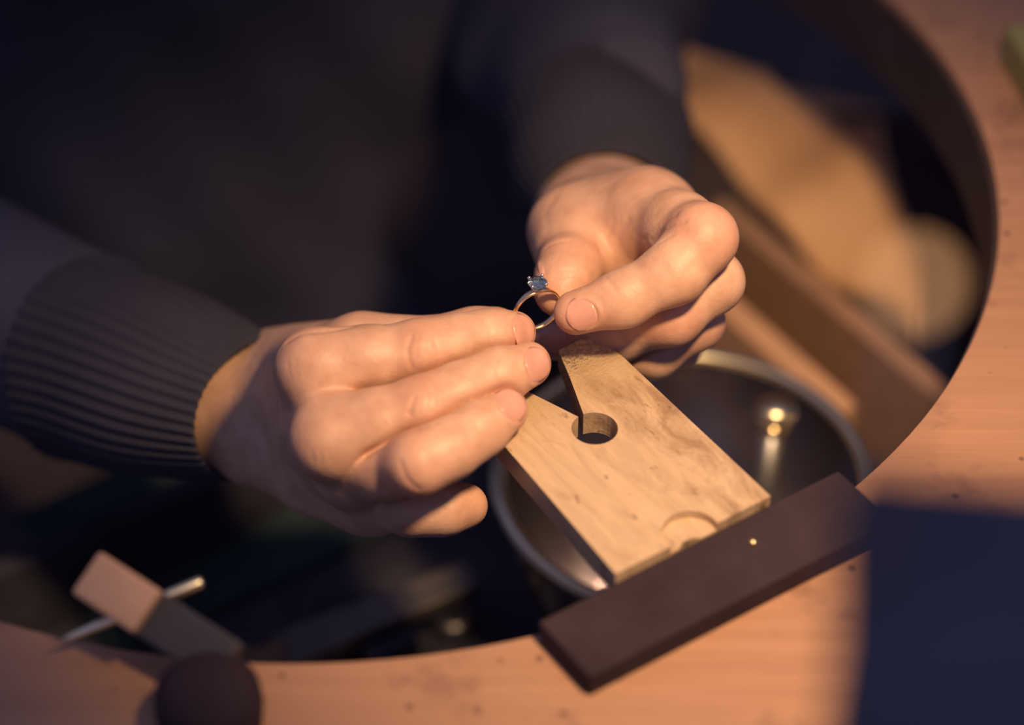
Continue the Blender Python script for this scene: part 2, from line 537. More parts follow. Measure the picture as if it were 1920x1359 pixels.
def build_bar():
    root = empty('pin_bracket', (float(PINO[0]), float(PINO[1]), BZ), PHI)
    tag(root, 'dark steel bracket bar fixed across the rear end of the bench pin', 'bracket')
    def b(name, c, s, mat=M['darksteel'], bw=0.0008):
        bm = bmesh.new(); bm_box(bm, c, s); o = from_bm(name, bm, mat, root); return bevel(o, bw)
    q0 = PL(990, 1143, BZ + 0.0084) - PINO; q1 = PL(1562, 872, BZ + 0.0084) - PINO
    b0, b1 = float(q0 @ B_), float(q1 @ B_)
    b('plate', ((b0 + b1) / 2, -0.0006 - 0.0125, 0.0042), (b1 - b0, 0.025, 0.0084))
    b('tongue', (0.0, 0.012, 0.00115), (0.050, 0.028, 0.0023))
    bm = bmesh.new()
    bm_lathe(bm, [(0.0, 0.0100), (0.0009, 0.0098), (0.0013, 0.0092), (0.0013, 0.008), (0, 0.008)], 16,
             Matrix.Translation((0.0135, -0.0105, 0)))
    s = from_bm('screw', bm, M['brass'], root, True); s['label'] = 'tiny bright screw head'
build_bar()

# ------------------------------------------------------------------ hands (implicit surface, camera-aligned millimetres)
def cm(u, v, w):
    D = 800.0 + w
    return np.array([(u - 960) / FPX * D, -(v - 679.5) / FPX * D, D], np.float32)
def to_world(V):
    V = np.asarray(V, float) / 1000.0
    return CAM + V[:, 0:1] * RGT + V[:, 1:2] * UPV + V[:, 2:3] * FWD

class Hand:
    def __init__(self, palm, fingers, kp=14.0, kf=9.0, kj=1.0):
        self.palm = [(cm(*a[:3]), a[3], cm(*b[:3]), b[3]) for a, b in palm]
        self.fingers = [[(cm(*p[:3]), p[3]) for p in f] for f in fingers]
        self.kp, self.kf, self.kj = kp, kf, kj
        self.creases = []; self.blobs = []; self.nails = []; self.nail_finger = []
    def base(self, P):
        d = None
        for (a, ra, b, rb) in self.palm:
            q = sd_cone(P, a, ra, b, rb)
            d = q if d is None else smin(d, q, self.kp)
        tot = d; prev = None
        for f in self.fingers:
            df = None
            for (a, ra), (b, rb) in zip(f[:-1], f[1:]):
                q = sd_cone(P, a, ra, b, rb)
                df = q if df is None else smin(df, q, 5.0)
            g = smin(d, df, self.kf)
            near = np.clip(1 - np.maximum(df, prev) / 5.0, 0, 1) if prev is not None else 0.0
            tot = smin(tot, g, self.kj)
            if prev is not None: tot = tot + near * 1.9 * np.exp(-((df - prev) / 1.5) ** 2) * np.clip((d - np.minimum(df, prev)) / 5.0, 0, 1)
            prev = df
        return tot
    def f(self, P):
        d = self.base(P)
        for (c, r, amp) in self.blobs:      # soft swellings (knuckles, pads)
            q = P - c; d = d - amp * np.exp(-np.einsum('ij,ij->i', q, q) / (r * r))
        for (pts, amp, sg) in self.creases:
            q = seg_dist(P, pts); d = d + amp * np.exp(-(q / sg) ** 2)
        for (c, ax, nn, bb, L, W) in self.nails:   # nail bed and the fold of skin round it
            q = P - c; s = (q @ ax) / L; t = (q @ bb) / W; hgt = q @ nn
            rr = np.sqrt(s * s + t * t)
            front = np.clip(hgt / 2.5, 0, 1) * (hgt < 10.0)
            bed = 0.40 * np.exp(-np.clip(rr - 0.6, 0, None) ** 2 / 0.05) * np.clip((1.0 - s) / 0.6, 0, 1)
            fold = 0.5 * np.exp(-((rr - 1.22) / 0.16) ** 2) * np.clip((0.45 - s) / 0.7, 0, 1)
            d = d + front * (bed - fold)
        return d
    def trace(self, p, n, far=14.0):
        p = np.asarray(p, np.float32); n = np.asarray(n, np.float32)
        t = np.zeros(len(p), np.float32)
        for _ in range(60):
            d = self.base(p + n * t[:, None]); t += d * 0.8
        return p + n * t[:, None]
    def on_surface(self, uv):
        P0 = np.array([cm(u, v, -75) for u, v in uv]); P1 = np.array([cm(u, v, 0) for u, v in uv])
        d = (P1 - P0); d /= np.linalg.norm(d, axis=1)[:, None]
        return self.trace(P0, d)
    def crease(self, uv, amp=0.7, sg=0.9):
        self.creases.append((list(self.on_surface(uv)), amp, sg))
    def swell(self, u, v, r, amp):
        self.blobs.append((self.on_surface([(u, v)])[0], r, amp))
    def nail(self, finger, ndir, L=5.2, W=4.6, back=1.5):
        f = self.fingers[finger]
        a, b = f[-2][0], f[-1][0]; r = f[-1][1]
        ax = (b - a) / np.linalg.norm(b - a)
        nn = np.array(ndir, np.float32); nn -= ax * (nn @ ax); nn /= np.linalg.norm(nn)
        bb = np.cross(nn, ax)
        c = b - ax * (back - 0.0)
        self.nail_finger.append(finger)
        self.nails.append((c.astype(np.float32), ax.astype(np.float32), nn.astype(np.float32), bb.astype(np.float32), L, W))
    def finger_sdf(self, k, P):
        df = None
        f = self.fingers[k]
        for (a, ra), (b, rb) in zip(f[:-1], f[1:]):
            q = sd_cone(P, a, ra, b, rb)
            df = q if df is None else smin(df, q, 5.0)
        return df
    def nail_mesh(self, k):
        c, ax, nn, bb, L, W = self.nails[k]; fk = self.nail_finger[k]
        ns, nt_ = 14, 13
        V = []; P = []; D = []
        for i in range(ns):
            s = -1 + 2 * i / (ns - 1)
            wid = (1 - 0.50 * abs(s) ** 2.6) if s > 0 else (1 - 0.42 * abs(s) ** 2.4)
            for j in range(nt_):
                t = -1 + 2 * j / (nt_ - 1)
                bow = 0.22 * (1 - t * t)           # rounded free edge and root
                ss = s * (0.78 + bow)
                th = t * wid * 0.86
                dirv = nn * math.cos(th) + bb * math.sin(th)
                o = c + ax * ss * L + nn * 0.0
                P.append(o + dirv * 16.0); D.append(-dirv)
        P = np.array(P, np.float32); D = np.array(D, np.float32); tt = np.zeros(len(P), np.float32)
        for _ in range(70): tt += 0.8 * self.finger_sdf(fk, P + D * tt[:, None])
        tt = np.minimum(tt, 16.0)
        S = P + D * tt[:, None]
        Dn = np.array(D)
        out = S - Dn * 0.22
        edge = np.zeros(len(out))
        inner = S + Dn * 0.5
        V = np.concatenate([out, inner])
        F_ = []
        n = ns * nt_
        for i in range(ns - 1):
            for j in range(nt_ - 1):
                q = i * nt_ + j
                F_.append((q, q + 1, q + nt_ + 1, q + nt_)); F_.append((n + q, n + q + nt_, n + q + nt_ + 1, n + q + 1))
        loop = [j for j in range(nt_)] + [i * nt_ + nt_ - 1 for i in range(1, ns)] + [(ns - 1) * nt_ + j for j in range(nt_ - 2, -1, -1)] + [i * nt_ for i in range(ns - 2, 0, -1)]
        for a, b in zip(loop, loop[1:] + loop[:1]): F_.append((a, n + a, n + b, b))
        return to_world(V), F_
    def mesh(self, h=0.65, pad=4):
        pts = [p for a in self.palm for p in ((a[0], a[1]), (a[2], a[3]))] + [q for f in self.fingers for q in f]
        lo = np.min([p - r for p, r in pts], 0) - pad; hi = np.max([p + r for p, r in pts], 0) + pad
        V, F_ = surface_nets(self.f, lo, hi, h)
        return V, F_

# --- the person's right hand (left in the picture)
hA = Hand(
    palm=[((300, 735, 118, 25), (440, 768, 60, 22)), ((440, 768, 60, 22), (520, 778, 44, 19)),
          ((552, 715, 42, 13), (592, 692, -20, 11.0)), ((566, 768, 42, 14), (622, 822, -30, 11.2)),
          ((576, 815, 44, 14), (664, 880, -16, 11)), ((585, 850, 46, 12), (700, 930, -2, 10.5)),
          ((530, 690, 56, 13), (680, 665, 15, 12)), ((620, 760, 18, 14), (650, 850, 14, 14)),
          ((600, 868, 26, 13), (690, 932, 10, 11)), ((510, 835, 48, 13), (600, 880, 30, 13))],
    fingers=[
        [(592, 692, -21, 11.2), (685, 676, -21, 9.9), (790, 660, -20, 9.4), (860, 645, -17, 8.5), (922, 633, -13, 8.1), (964, 624, -8, 6.8)],
        [(622, 822, -31, 11.4), (705, 795, -33, 10.0), (792, 769, -33, 9.6), (865, 736, -29, 8.6), (932, 706, -24, 8.3), (990, 683, -17, 7.1)],
        [(664, 880, -17, 10.5), (722, 876, -32, 9.2), (784, 868, -46, 8.9), (845, 840, -43, 8.3), (898, 804, -38, 8.0), (946, 769, -31, 7.1)],
        [(700, 934, -2, 9.5), (772, 952, -18, 8.0), (832, 954, -18, 7.4), (872, 948, -14, 7.0)],
        [(680, 665, 15, 12), (760, 660, 11, 10.6), (830, 652, 8, 9.4), (890, 632, 6, 8.6), (932, 619, 4, 7.2)]], kp=9.0, kf=8.0)
# --- the person's left hand (right in the picture)
hB = Hand(
    palm=[((1150, 345, 190, 25), (1134, 402, 112, 20)), ((1134, 402, 112, 20), (1133, 415, 92, 18)),
          ((1150, 408, 85, 13.5), (1222, 409, 22, 11.8)), ((1165, 425, 88, 15), (1250, 455, 32, 12)),
          ((1165, 455, 90, 14), (1255, 520, 45, 11)), ((1150, 485, 92, 13), (1240, 570, 58, 10)),
          ((1085, 412, 85, 14), (1066, 432, 42, 11.0)), ((1112, 402, 64, 13), (1200, 408, 36, 12)),
          ((1098, 430, 38, 11), (1205, 415, 29, 12)), ((1108, 468, 34, 9.5), (1178, 458, 31, 9.5)),
          ((1118, 492, 34, 7), (1160, 500, 34, 7))],
    fingers=[
        [(1222, 407, 22, 12.0), (1275, 427, 3, 10.8), (1318, 446, -14, 9.9), (1265, 510, -16, 9.2), (1170, 560, -14, 8.1), (1080, 586, -12, 6.9)],
        [(1250, 455, 32, 11.5), (1335, 528, 4, 9.3), (1260, 592, 3, 8.8), (1160, 628, 14, 7.8), (1090, 630, 23, 7.2), (1036, 638, 23, 6.3)],
        [(1255, 520, 45, 10.5), (1302, 602, 20, 8.9), (1225, 660, 22, 7.9), (1140, 682, 32, 6.9)],
        [(1240, 570, 58, 9.5), (1272, 640, 45, 7.5), (1190, 680, 50, 6.6)],
        [(1066, 432, 42, 11.0), (1067, 468, 27, 9.8), (1067, 502, 14, 9.3), (1058, 530, 8, 8.3), (1048, 550, 6, 7.2)]], kp=13.0, kf=9.0)

for (u, v, r, a) in [(575, 690, 9, 0.4), (612, 830, 9, 0.4), (790, 655, 7, 0.5), (790, 770, 7, 0.5), (782, 872, 7, 0.5)]: hA.swell(u, v, r, a)
for pts, a, s in [
    ([(772, 632), (764, 660), (772, 690)], 0.5, 0.8), ([(815, 640), (822, 662), (816, 690)], 0.42, 0.8), ([(786, 632), (779, 660), (786, 696)], 0.32, 0.55), ([(800, 630), (800, 660), (803, 694)], 0.32, 0.55),
    ([(778, 745), (768, 775), (784, 806)], 0.55, 0.8), ([(806, 735), (806, 770), (818, 795)], 0.45, 0.7), ([(790, 742), (784, 772), (798, 802)], 0.3, 0.55), ([(818, 732), (822, 760), (832, 784)], 0.25, 0.55),
    ([(918, 610), (922, 632), (920, 655)], 0.25, 0.6), ([(928, 680), (936, 705), (940, 728)], 0.3, 0.7),
    ([(885, 785), (897, 803), (912, 822)], 0.3, 0.7), ([(752, 868), (764, 898), (784, 916)], 0.45, 0.8),
    ([(540, 640), (600, 622), (660, 612)], 0.6, 1.0),
    ([(585, 845), (588, 862)], 0.25, 0.5), ([(600, 842), (603, 866)], 0.25, 0.5), ([(615, 842), (617, 862)], 0.25, 0.5),
    ([(540, 680), (545, 705)], 0.2, 0.5), ([(555, 678), (558, 704)], 0.2, 0.5)]: hA.crease(pts, a, s)
for (u, v, r, a) in [(1330, 435, 8, 0.4), (1345, 525, 7, 0.4)]: hB.swell(u, v, r, a)
for pts, a, s in [
    ([(1207, 452), (1235, 424), (1268, 402)], 0.6, 0.9), ([(1222, 452), (1250, 428), (1284, 416)], 0.5, 0.8), ([(1232, 458), (1262, 440), (1288, 432)], 0.3, 0.7),
    ([(1126, 470), (1155, 445), (1178, 415)], 0.40, 1.1), ([(1122, 458), (1142, 437), (1150, 415)], 0.22, 1.0),
    ([(1024, 464), (1046, 454), (1066, 452)], 0.35, 0.8), ([(1040, 512), (1064, 506), (1092, 510)], 0.35, 0.7), ([(1036, 522), (1066, 516), (1095, 522)], 0.3, 0.7),
    ([(1136, 520), (1146, 534), (1156, 545)], 0.35, 0.7), ([(1028, 430), (1022, 400), (1040, 370)], 0.22, 1.6)]: hB.crease(pts, a, s)
hA.nail(0, (0.10, 0.05, -1.0), 5.2, 4.6, 1.3)
hA.nail(1, (0.10, -0.12, -1.0), 5.6, 5.0, 1.5)
hA.nail(2, (0.0, 0.05, -1.0), 5.6, 5.0, 1.5)
hB.nail(0, (0.0, -0.22, -1.0), 4.8, 4.4, 2.0)
hB.nail(1, (0.0, 0.1, -1.0), 4.6, 4.0, 0.2)
hB.nail(4, (-1.0, 0.15, 0.05), 5.0, 4.6, 0.6)

# clothing frame
WA = PW(462, 772, 46); EA = np.array([-0.300, 0.175, 0.84]); SA = np.array([-0.29, 0.45, 1.12])
WB = PW(1134, 396, 104); EB = np.array([0.030, 0.315, 0.84]); SB = np.array([0.07, 0.45, 1.12])

def person():
    root = empty('person', (-0.11, 0.46, 0.0))
    tag(root, 'person in dark navy sweater, both hands holding a ring over the bench pin', 'person')
    inv = np.array([0.11, -0.46, 0.0])
    Vs, Fs, flush, off = [], [], [], 0
    for h in (hA, hB):
        V, F_ = h.mesh()
        fl = np.zeros(len(V))
        joints = [(f[i][0], f[i][1]) for f in h.fingers for i in ((2,) if len(f) > 4 else (1,))]
        for c, r in joints: fl = np.maximum(fl, 0.9 * np.exp(-(((V - c) ** 2).sum(1) / (1.12 * r) ** 2) ** 1.6))
        for f in h.fingers:
            c, r = f[-1]; fl = np.maximum(fl, 0.5 * np.exp(-((V - c) ** 2).sum(1) / (1.5 * r) ** 2))
            c, r = f[0]; fl = np.maximum(fl, 0.3 * np.exp(-((V - c) ** 2).sum(1) / (1.6 * r) ** 2))
        Vs.append(to_world(V)); Fs.append(F_ + off); flush.append(fl); off += len(V)
    # arms and trunk inside the clothes
    def fb(P):
        d = sd_cone(P, EA * 1000, 38, PW(300, 735, 118) * 1000, 24)
        d = smin(d, sd_cone(P, EA * 1000, 38, SA * 1000, 45), 20)
        d = smin(d, sd_cone(P, EB * 1000, 36, PW(1150, 330, 190) * 1000, 24), 20)
        d = smin(d, sd_cone(P, EB * 1000, 36, SB * 1000, 45), 20)
        d = smin(d, sd_cone(P, SA * 1000 + [20, 0, 15], 50, SB * 1000 + [-20, 0, 15], 50), 50)
        Q = P.copy(); Q[:, 0] = (P[:, 0] + 110) / 1.5
        d = smin(d, sd_cone(Q, (0, 450, 640), 98, (0, 455, 1090), 98), 40)
        d = smin(d, sd_cone(P, (-110, 450, 1150), 60, (-110, 435, 1235), 55), 40)
        return d
    V, F_ = surface_nets(fb, (-370, 60, 520), (150, 590, 1310), 7.0, 4)
    Vs.append(V / 1000.0); Fs.append(F_ + off); flush.append(np.zeros(len(V)))
    V = np.concatenate(Vs) + inv; F_ = np.concatenate(Fs)
    body = from_arrays('body', V, F_, M['skin'], root)
    at = body.data.attributes.new('flush', 'FLOAT', 'POINT'); at.data.foreach_set('value', np.concatenate(flush).astype(np.float32))
    body['label'] = 'bare hands and wrists'
    for h in (hA, hB):
        for k in range(len(h.nails)):
            NV, NF = h.nail_mesh(k)
            from_arrays('fingernail', NV + inv, NF, M['nail'], body)

    # sweater: trunk and sleeves with folds
    def folds(P):
        x, y, z = P[:, 0], P[:, 1], P[:, 2]
        f = 5.0 * np.sin(0.030 * z + 0.011 * x + 1.6 * np.sin(0.012 * x + 0.4)) * np.exp(-((z - 830) / 160) ** 2)
        f = f + 3.0 * np.sin(0.052 * z - 0.034 * x + 0.02 * y + 1.3 * np.sin(0.02 * z))
        f = f + 1.5 * np.sin(0.09 * x + 0.07 * y + 0.06 * z)
        return f
    ua = (WA - EA) / np.linalg.norm(WA - EA); ub = (WB - EB) / np.linalg.norm(WB - EB)
    eA = (WA - ua * 0.085) * 1000; eB = (WB - ub * 0.085) * 1000
    def fs(P):
        d = sd_cone(P, EA * 1000, 50, eA, 34)
        d = smin(d, sd_cone(P, EA * 1000, 50, SA * 1000, 64), 25)
        d2 = sd_cone(P, EB * 1000, 47, eB, 35)
        d2 = smin(d2, sd_cone(P, EB * 1000, 47, SB * 1000, 64), 25)
        Q = P.copy(); Q[:, 0] = (P[:, 0] + 115) / 1.5
        t = sd_cone(Q, (0, 455, 640), 126, (0, 460, 1100), 122)
        t = smin(t, sd_cone(P, SA * 1000 + [20, 0, 10], 68, SB * 1000 + [-20, 0, 10], 68), 60)
        t = smin(t, sd_cone(P, (-110, 450, 1150), 72, (-110, 440, 1215), 66), 40)
        d = smin(smin(d, t, 22), d2, 18)
        return d + folds(P)
    V, F_ = surface_nets(fs, (-400, 30, 480), (170, 620, 1310), 4.0, 5)
    sw = from_arrays('sweater', V / 1000.0 + inv, F_, M['sweater'], root)
    sw['label'] = 'dark navy knitted sweater'
    # ribbed cuffs
    def cuff(name, c, u, r0, r1, L, nrib):
        Mx = axis_matrix(c, -u)
        nu, nv = nrib * 6, 22
        V, F_ = [], []
        prof = [(0.006, r0 - 0.0022), (0.0012, r0 - 0.0018), (0.0, r0 - 0.0004)]
        for i in range(nv):
            t = i / (nv - 1); prof.append((0.0012 + t * L, r0 + (r1 - r0) * t + 0.0022 * math.sin(math.pi * min(1, t * 1.2))))
        for k, (z, r) in enumerate(prof):
            for j in range(nu):
                th = 2 * math.pi * j / nu
                rib = 0.00055 * math.sin(nrib * th + 0.4 * math.sin(z * 90)) if k > 1 else 0
                wob = 0.0010 * math.sin(3 * th + z * 60)
                p = Mx @ Vector(((r + rib + wob) * math.cos(th), (r + rib + wob) * math.sin(th), z))
                V.append((p.x + inv[0], p.y + inv[1], p.z + inv[2]))
        for k in range(len(prof) - 1):
            for j in range(nu):
                a = k * nu + j; b = k * nu + (j + 1) % nu
                F_.append((a, b, b + nu, a + nu))
        o = from_arrays(name, V, F_, M['cuff'], sw); o['label'] = 'ribbed cuff'
        return o
    cuff('cuff', WA, ua, 0.0245, 0.0365, 0.075, 44)
    cuff('cuff', WB, ub, 0.0240, 0.0365, 0.075, 44)

    # trousers: lap and both thighs
    def ft(P):
        d = sd_cone(P, (-190, 500, 615), 95, (-330, 150, 610), 72)
        d = smin(d, sd_cone(P, (-330, 150, 610), 72, (-330, 190, 160), 52), 30)
        e = sd_cone(P, (-30, 400, 715), 76, (290, 215, 738), 60)
        e = smin(e, sd_cone(P, (290, 215, 738), 60, (320, 330, 160), 52), 30)
        d = smin(d, e, 40)
        d = smin(d, sd_cone(P, (-170, 530, 615), 100, (-40, 530, 615), 100), 40)
        x, y, z = P[:, 0], P[:, 1], P[:, 2]
        f = 4.0 * np.sin(0.06 * x + 0.02 * y + 1.5 * np.sin(0.03 * y)) + 2.0 * np.sin(0.11 * y - 0.03 * x)
        return d + f
    V, F_ = surface_nets(ft, (-440, 50, 80), (420, 660, 860), 6.0, 4)
    tr = from_arrays('trousers', V / 1000.0 + inv, F_, M['trousers'], root)
    tr['label'] = 'dark trousers'
    def fa(P):                                      # leather apron over the thigh on the right
        e = sd_cone(P, (-30, 400, 715), 80, (290, 215, 738), 65)
        x, y, z = P[:, 0], P[:, 1], P[:, 2]
        f = 4.0 * np.sin(0.06 * x + 0.02 * y + 1.5 * np.sin(0.03 * y)) + 3.0 * np.sin(0.09 * y - 0.05 * x)
        f = f + 7.0 * np.exp(-(((x - 175) * 0.55 + (y - 300) * 0.83) / 7.0) ** 2) * (np.abs(x - 175) < 60)
        d = np.abs(e + f + 1.0) - 2.6
        d = np.maximum(d, 742 - z)
        d = np.maximum(d, 0.7 * (268 - (y + 0.98 * (x - 108)) + 5 * np.sin(0.09 * x)))
        d = np.maximum(d, 0.8 * (y - 345 + 0.4 * (x - 110)))
        d = np.maximum(d, x - 165 + 6 * np.sin(0.05 * y))
        return np.maximum(d, 55 - x - 0.5 * (y - 300))
    V, F_ = surface_nets(fa, (20, 80, 640), (380, 480, 860), 2.4, 4)
    ap = from_arrays('apron', V / 1000.0 + inv, F_, M['leather'], root)
    ap['label'] = 'tan leather apron'
    for (x, y) in ((-0.33, 0.15), (0.32, 0.29)):     # shoes on the floor
        bm = bmesh.new()
        bmesh.ops.create_uvsphere(bm, u_segments=20, v_segments=12, radius=1.0)
        for v in bm.verts:
            v.co = Vector((v.co.x * (0.048 + 0.008 * v.co.y), v.co.y * 0.135, max(v.co.z, -0.55) * 0.06 + 0.033 + (0.02 if v.co.y > 0.2 and v.co.z > 0 else 0)))
            v.co += Vector((x + inv[0], y + inv[1], 0))
        from_bm('shoe', bm, M['black'], root, True)
    return root
person()

# stool the person sits on
def stool():
    root = empty('work_stool', (-0.11, 0.54, 0))
    tag(root, 'dark round work stool under the seated person', 'stool')
    bm = bmesh.new(); bm_lathe(bm, [(0, 0.43), (0.16, 0.43), (0.17, 0.445), (0.17, 0.47), (0.155, 0.485), (0, 0.488)], 48)
    from_bm('seat', bm, M['black'], root, True)
    for k in range(4):
        t = math.pi / 4 + k * math.pi / 2
        bm = bmesh.new()
        p0 = Vector((0.11 * math.cos(t), 0.11 * math.sin(t), 0.432)); p1 = Vector((0.19 * math.cos(t), 0.19 * math.sin(t), 0.0))
        bm_lathe(bm, [(0, 0), (0.015, 0), (0.013, (p1 - p0).length), (0, (p1 - p0).length)], 16, axis_matrix(p0, p1 - p0))
        from_bm('leg', bm, M['benchleg'], root, True)
stool()

# ------------------------------------------------------------------ diamond ring
def build_ring():
    c = PW(1007, 579, -3)
    h = np.array([math.cos(math.radians(24)), math.sin(math.radians(24)), 0.0])
    up = np.array([0.03, 0.0, 1.0]); up /= np.linalg.norm(up)
    nrm = np.cross(h, up); nrm /= np.linalg.norm(nrm); up = np.cross(nrm, h)
    Mx = Matrix(((h[0], nrm[0], up[0], c[0]), (h[1], nrm[1], up[1], c[1]), (h[2], nrm[2], up[2], c[2]), (0, 0, 0, 1)))
    root = empty('diamond_ring', (0, 0, 0)); root.matrix_world = Mx
    tag(root, 'slim gold ring with a clear round diamond held between the fingertips', 'ring')
    R0 = 0.0076
    bm = bmesh.new(); n, m = 96, 12; rows = []
    for i in range(n):
        t = 2 * math.pi * i / n
        top = max(0.0, math.sin(t)) ** 4
        wid = 0.00085 + 0.00045 * top; th = 0.00048 + 0.0001 * top
        row = []
        for j in range(m):
            s = 2 * math.pi * j / m
            rr = R0 + th * math.copysign(abs(math.cos(s)) ** 0.7, math.cos(s)); yy = wid * math.copysign(abs(math.sin(s)) ** 0.7, math.sin(s))
            row.append(bm.verts.new((rr * math.cos(t), yy, rr * math.sin(t))))
        rows.append(row)
    for i in range(n):
        for j in range(m):
            a, b = rows[i], rows[(i + 1) % n]
            bm.faces.new((a[j], a[(j + 1) % m], b[(j + 1) % m], b[j]))
    from_bm('band', bm, M['ringgold'], root, True)
    z0 = R0
    bm = bmesh.new()
    bm_lathe(bm, [(0.0005, z0), (0.0010, z0), (0.0013, z0 + 0.0004), (0.0020, z0 + 0.0014), (0.0022, z0 + 0.0016), (0.0019, z0 + 0.0017), (0.0012, z0 + 0.0008), (0.0005, z0 + 0.0005)], 32, None, True)
    from_bm('setting', bm, M['prong'], root, True)
    for k in range(4):
        t = math.pi / 4 + k * math.pi / 2 + 0.15
        p0 = Vector((0.0011 * math.cos(t), 0.0011 * math.sin(t), z0 + 0.0003)); p1 = Vector((0.0031 * math.cos(t), 0.0031 * math.sin(t), z0 + 0.0040))
        L = (p1 - p0).length
        bm = bmesh.new(); bm_lathe(bm, [(0, 0), (0.00034, 0), (0.00030, L * 0.85), (0.00052, L * 0.92), (0.00055, L), (0.0004, L + 0.0003), (0, L + 0.00045)], 12, axis_matrix(p0, p1 - p0))
        from_bm('prong', bm, M['prong'], root, True)
    # brilliant: table, crown, girdle, pavilion, as flat facets
    bm = bmesh.new(); r = 0.0031; zg = z0 + 0.0033
    tb = [bm.verts.new((r * .57 * math.cos(math.pi / 4 * i), r * .57 * math.sin(math.pi / 4 * i), zg + 0.00100)) for i in range(8)]
    mid = [bm.verts.new((r * .80 * math.cos(math.pi / 4 * (i + .5)), r * .80 * math.sin(math.pi / 4 * (i + .5)), zg + 0.00062)) for i in range(8)]
    g1 = [bm.verts.new((r * math.cos(math.pi / 8 * i), r * math.sin(math.pi / 8 * i), zg + 0.00008)) for i in range(16)]
    g0 = [bm.verts.new((r * math.cos(math.pi / 8 * i), r * math.sin(math.pi / 8 * i), zg - 0.00008)) for i in range(16)]
    pv = [bm.verts.new((r * .45 * math.cos(math.pi / 4 * (i + .5)), r * .45 * math.sin(math.pi / 4 * (i + .5)), zg - 0.00138)) for i in range(8)]
    cu = bm.verts.new((0, 0, zg - 0.0024))
    bm.faces.new(tb)
    for i in range(8):
        j = (i + 1) % 8
        bm.faces.new((tb[i], mid[i], tb[j]))
        bm.faces.new((tb[i], mid[i - 1], g1[2 * i])); bm.faces.new((tb[i], g1[2 * i], mid[i]))
        bm.faces.new((mid[i], g1[2 * i], g1[2 * i + 1])); bm.faces.new((mid[i], g1[2 * i + 1], g1[(2 * i + 2) % 16]))
        bm.faces.new((g0[2 * i], pv[i], g0[2 * i + 1])); bm.faces.new((g0[2 * i + 1], pv[i], g0[(2 * i + 2) % 16]))
        bm.faces.new((g0[2 * i], pv[i - 1], pv[i])); bm.faces.new((pv[i - 1], cu, pv[i]))
    for i in range(16):
        j = (i + 1) % 16; bm.faces.new((g1[i], g0[i], g0[j], g1[j]))
    bmesh.ops.rotate(bm, verts=bm.verts, cent=(0, 0, 0), matrix=Matrix.Rotation(math.radians(-10), 3, 'Z'))
    from_bm('diamond', bm, M['gem'], root)
build_ring()

# ------------------------------------------------------------------ bowl in the drawer and what lies in it
BC = PL(1280, 895, 0.822)
def build_bowl():
    root = empty('catch_bowl', (BC[0], BC[1], 0.741))
    tag(root, 'shallow round polished metal bowl in the drawer below the bench pin', 'bowl')
    h = 0.081; R = 0.066
    prof_o = [(0, 0.0), (0.030, 0.0), (0.036, 0.002), (0.052, 0.022), (0.061, 0.050), (R, h)]
    prof_i = [(R - 0.0016, h), (0.0592, 0.051), (0.0500, 0.0235), (0.035, 0.0045), (0.029, 0.0025), (0, 0.002)]
    bm = bmesh.new(); bm_lathe(bm, prof_o + prof_i, 72)
    o = from_bm('basin', bm, M['bowl'], root, True)
    sb = o.modifiers.new('s', 'SUBSURF'); sb.levels = 2; sb.render_levels = 2
    bm = bmesh.new()
    bm_lathe(bm, [(R + 0.0028 * math.cos(t), h + 0.0022 * math.sin(t)) for t in [2 * math.pi * k / 12 for k in range(12)]], 72, None, True)
    from_bm('rim', bm, M['rim'], root, True)
build_bowl()

def build_punch():
    top = PL(1456, 752, 0.834); foot = np.array([BC[0] + 0.028, BC[1] + 0.004, 0.7475])
    root = empty('doming_punch', tuple(map(float, foot)))
    tag(root, 'polished brass doming punch with a domed head leaning inside the metal bowl', 'punch')
    d = top - foot; L = float(np.linalg.norm(d))
    Mx = axis_matrix((0, 0, 0), d)
    bm = bmesh.new(); bm_lathe(bm, [(0, 0.0), (0.003, 0.0), (0.0036, 0.002), (0.0040, L * 0.5), (0.0044, L - 0.012), (0.0, L - 0.011)], 28, Mx)
    from_bm('shaft', bm, M['steel'], root, True)
    bm = bmesh.new(); bm_lathe(bm, [(0, L - 0.013), (0.0044, L - 0.013), (0.0060, L - 0.0115), (0.0060, L - 0.009), (0.0044, L - 0.0078), (0, L - 0.0078)], 28, Mx)
    from_bm('collar', bm, M['brass'], root, True)
    bm = bmesh.new(); bm_lathe(bm, [(0, L - 0.0085), (0.0046, L - 0.0085), (0.0074, L - 0.0060), (0.0080, L - 0.0040), (0.0072, L - 0.0018), (0.0048, L - 0.0004), (0, L)], 36, Mx)
    from_bm('head', bm, M['rim'], root, True)
build_punch()

# file lying across the left side of the drawer
def build_file():
    p0 = PL(515, 1185, 0.775); p1 = PL(885, 1035, 0.775)
    d = p1 - p0; L = float(np.linalg.norm(d)); rz = math.atan2(d[1], d[0])
    root = empty('hand_file', (float(p0[0]), float(p0[1]), 0.7412), rz)
    tag(root, 'flat worn steel hand file lying in the drawer beneath the left hand', 'file')
    bm = bmesh.new(); vs_ = bm_box(bm, (L * 0.5, 0, 0.02), (L, 0.017, 0.007))
    for v in vs_:
        if v.co.x > L * 0.9: v.co.y *= 0.8
    bevel(from_bm('blade', bm, M['file'], root), 0.0008)
    bm = bmesh.new(); bm_lathe(bm, [(0, 0), (0.005, 0), (0.006, 0.004), (0.009, 0.02), (0.011, 0.06), (0.009, 0.09), (0.0, 0.097)], 24,
                               axis_matrix((0.004, 0, 0.020), (-1, 0, 0)))
    from_bm('handle', bm, M['benchleg'], root, True)
    bm = bmesh.new(); bm_box(bm, (L * 0.5, 0, 0.0085), (0.02, 0.03, 0.016)); bevel(from_bm('rest_block', bm, M['liner'], root), 0.001)
build_file()

